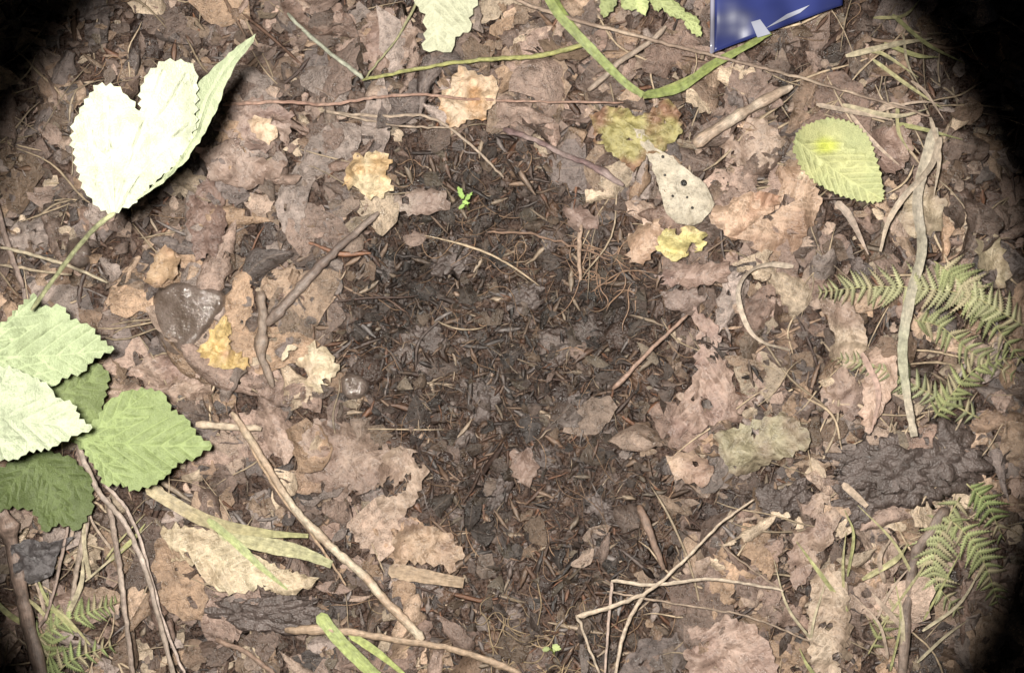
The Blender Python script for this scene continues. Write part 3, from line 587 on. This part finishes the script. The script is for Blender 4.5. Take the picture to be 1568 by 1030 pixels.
for i in range(44):   # grass tufts lower right / top right / lower left
    if i<18: a=(1250+U(-10,180),940+U(-60,110)); th=U(-2.4,-0.6)
    elif i<32: a=(1330+U(-40,80),100+U(-80,90)); th=U(-0.5,1.4)
    else: a=(60+U(-40,120),900+U(-80,110)); th=U(-2.6,-0.6)
    L=U(60,150); b_=(a[0]+L*math.cos(th),a[1]+L*math.sin(th)); m_=((a[0]+b_[0])/2+U(-15,15),(a[1]+b_[1])/2+U(-15,15),U(5,20))
    blade('grass_blade',[a,m_,b_],U(3,9),[(200,184,150),(172,170,120),(188,180,136),(200,174,152)][i%4],z=44)
# ---------------------------------------------------------------- small broad leaves: seedling, top weeds
def clump(name,items,col,z):
    e=empty(name)
    for i,(x,y,L,W_,a) in enumerate(items):
        u=np.array([math.cos(a),math.sin(a)]); w=np.array([-u[1],u[0]]); b_=np.array([x,y]); o=[b_+u*L*t+w*W_*0.5*s*math.sin(math.pi*t**0.8)**0.8 for s,ts in((1,(0.02,0.2,0.4,0.6,0.8,0.97)),(-1,(0.97,0.8,0.6,0.4,0.2,0.02))) for t in ts]
        sheet('leaf_%d'%i,o,z+U(0,10),tuple(np.array(col)*U(0.85,1.08)),MG,veins=pinn(b_,b_+u*L,4,0.7,0.3),crum=4,jit=0.8,step=5,sp=5,parent=e,tooth=4 if L>32 else 0,amp=2)
    xs_=[i[0] for i in items]; ys_=[i[1] for i in items]
    tube('stem',[(np.mean(xs_),np.mean(ys_)),(np.mean(xs_)+8,np.mean(ys_)+14,-z*0.8)],3,(130,140,70),z=z,mat=MSG,parent=e)
clump('seedling',[(710,305,22,8,-2.0),(712,306,16,7,-0.8),(708,308,12,6,0.3),(712,312,12,6,2.4)],(150,180,98),50)
clump('weed',[(950,10,46,26,-0.4),(975,-10,36,22,1.2),(1010,0,54,22,0.6),(1050,20,44,20,1.0),(940,-20,50,26,1.9),(1030,-20,50,24,0.2),(1000,-30,50,24,1.4)],(168,176,122),60)
clump('weed',[(845,990,14,12,0.2),(842,992,12,10,2.9)],(156,166,112),38)
# ---------------------------------------------------------------- blue plastic packet
pk=empty('plastic_packet')
def m_plastic(name,c,rough):
    k=NT(name); n=k.noise(18,2); k.l(k.mix(k.rng(n,0.4,0.6,0,1),tuple(lin(c)*0.6),tuple(lin(c)*1.3)),k.b.inputs['Base Color']); k.b.inputs['Roughness'].default_value=rough; k.b.inputs['Coat Weight'].default_value=0.5; k.bump(k.noise(30,1),0.005,0.6); return k.m
def quadsheet(name,cs,mat,z,th=0,nu=24,nv=14,bul=6,seed=3):
    cs=np.array(cs,float); u,v=np.meshgrid(np.linspace(0,1,nu),np.linspace(0,1,nv)); P=(cs[0][:2]*((1-u)*(1-v))[...,None]+cs[1][:2]*(u*(1-v))[...,None]+cs[2][:2]*(u*v)[...,None]+cs[3][:2]*((1-u)*v)[...,None])
    zz=z+bul*np.sin(np.pi*u)**0.5*np.sin(np.pi*v)**0.5+3*fbm(P[...,0],P[...,1],45,2,seed)
    b=np.arange(nu*nv).reshape(nv,nu); F=np.stack([b[:-1,:-1],b[1:,:-1],b[1:,1:],b[:-1,1:]],-1).reshape(-1,4)
    o=make(name,app(np.c_[P.reshape(-1,2),zz.ravel()]),F,(1,1,1),mat,parent=pk)
    if th: m=o.modifiers.new('s','SOLIDIFY'); m.thickness=th*S
MB=m_plastic('blue_plastic_material',(46,54,108),0.3); MW=m_plastic('white_print_material',(158,160,176),0.35); MCr=m_plastic('clear_edge_material',(136,134,150),0.3)
quadsheet('body',[(1096,-170),(1300,-170),(1290,8),(1093,80)],MB,66,th=6,nu=40,nv=40)
quadsheet('seal_edge',[(1088,-170),(1097,-170),(1094,80),(1087,84)],MCr,66,th=1,bul=2,nu=5)
quadsheet('logo_stripe',[(1205,22),(1240,8),(1225,20),(1172,44)],MW,75.5,nu=8,nv=4,bul=0)
quadsheet('logo_patch',[(1150,34),(1164,30),(1180,52),(1160,58)],MW,74.5,nu=6,nv=5,bul=0)
quadsheet('label_stripe',[(1098,-100),(1296,-100),(1296,-60),(1098,-60)],MW,76,nu=20,nv=5,bul=0)
# ---------------------------------------------------------------- camera + light
cam=bpy.data.cameras.new('camera'); cam.lens=36*(H*S)/0.8; cam.sensor_width=36; cam.clip_start=0.01; cam.clip_end=500
co=bpy.data.objects.new('camera',cam); co.location=(0,0,H*S); bpy.context.collection.objects.link(co); bpy.context.scene.camera=co
def aim(o,p): o.rotation_euler=(Vector(p)-o.location).to_track_quat('-Z','Y').to_euler()
sp=bpy.data.lights.new('camera_flash','SPOT'); sp.energy=71; sp.color=(1,0.965,0.885); sp.shadow_soft_size=0.022; sp.spot_size=math.radians(2*25.6); sp.spot_blend=0.09
so=bpy.data.objects.new('camera_flash',sp); so.location=(-0.04,0.025,H*S+0.01); bpy.context.collection.objects.link(so); aim(so,((750-CX)*S,(CY-556)*S,0))
w=bpy.data.worlds.new('World'); bpy.context.scene.world=w; w.use_nodes=True; nt=w.node_tree; sk=nt.nodes.new('ShaderNodeTexSky'); sk.sky_type='NISHITA'; sk.sun_disc=False
sk.sun_elevation=math.radians(50); sk.sun_rotation=math.radians(-60); nt.links.new(sk.outputs[0],nt.nodes['Background'].inputs[0]); nt.nodes['Background'].inputs[1].default_value=0.0008
su=bpy.data.lights.new('sun','SUN'); su.energy=0.008; su.angle=math.radians(0.5); su.color=(1,0.95,0.88); suo=bpy.data.objects.new('sun',su); bpy.context.collection.objects.link(suo); suo.location=(-1,0.5,2); aim(suo,(0,0,0))
sc=bpy.context.scene; sc.view_settings.view_transform='Standard'; sc.view_settings.look='None'; sc.view_settings.exposure=0
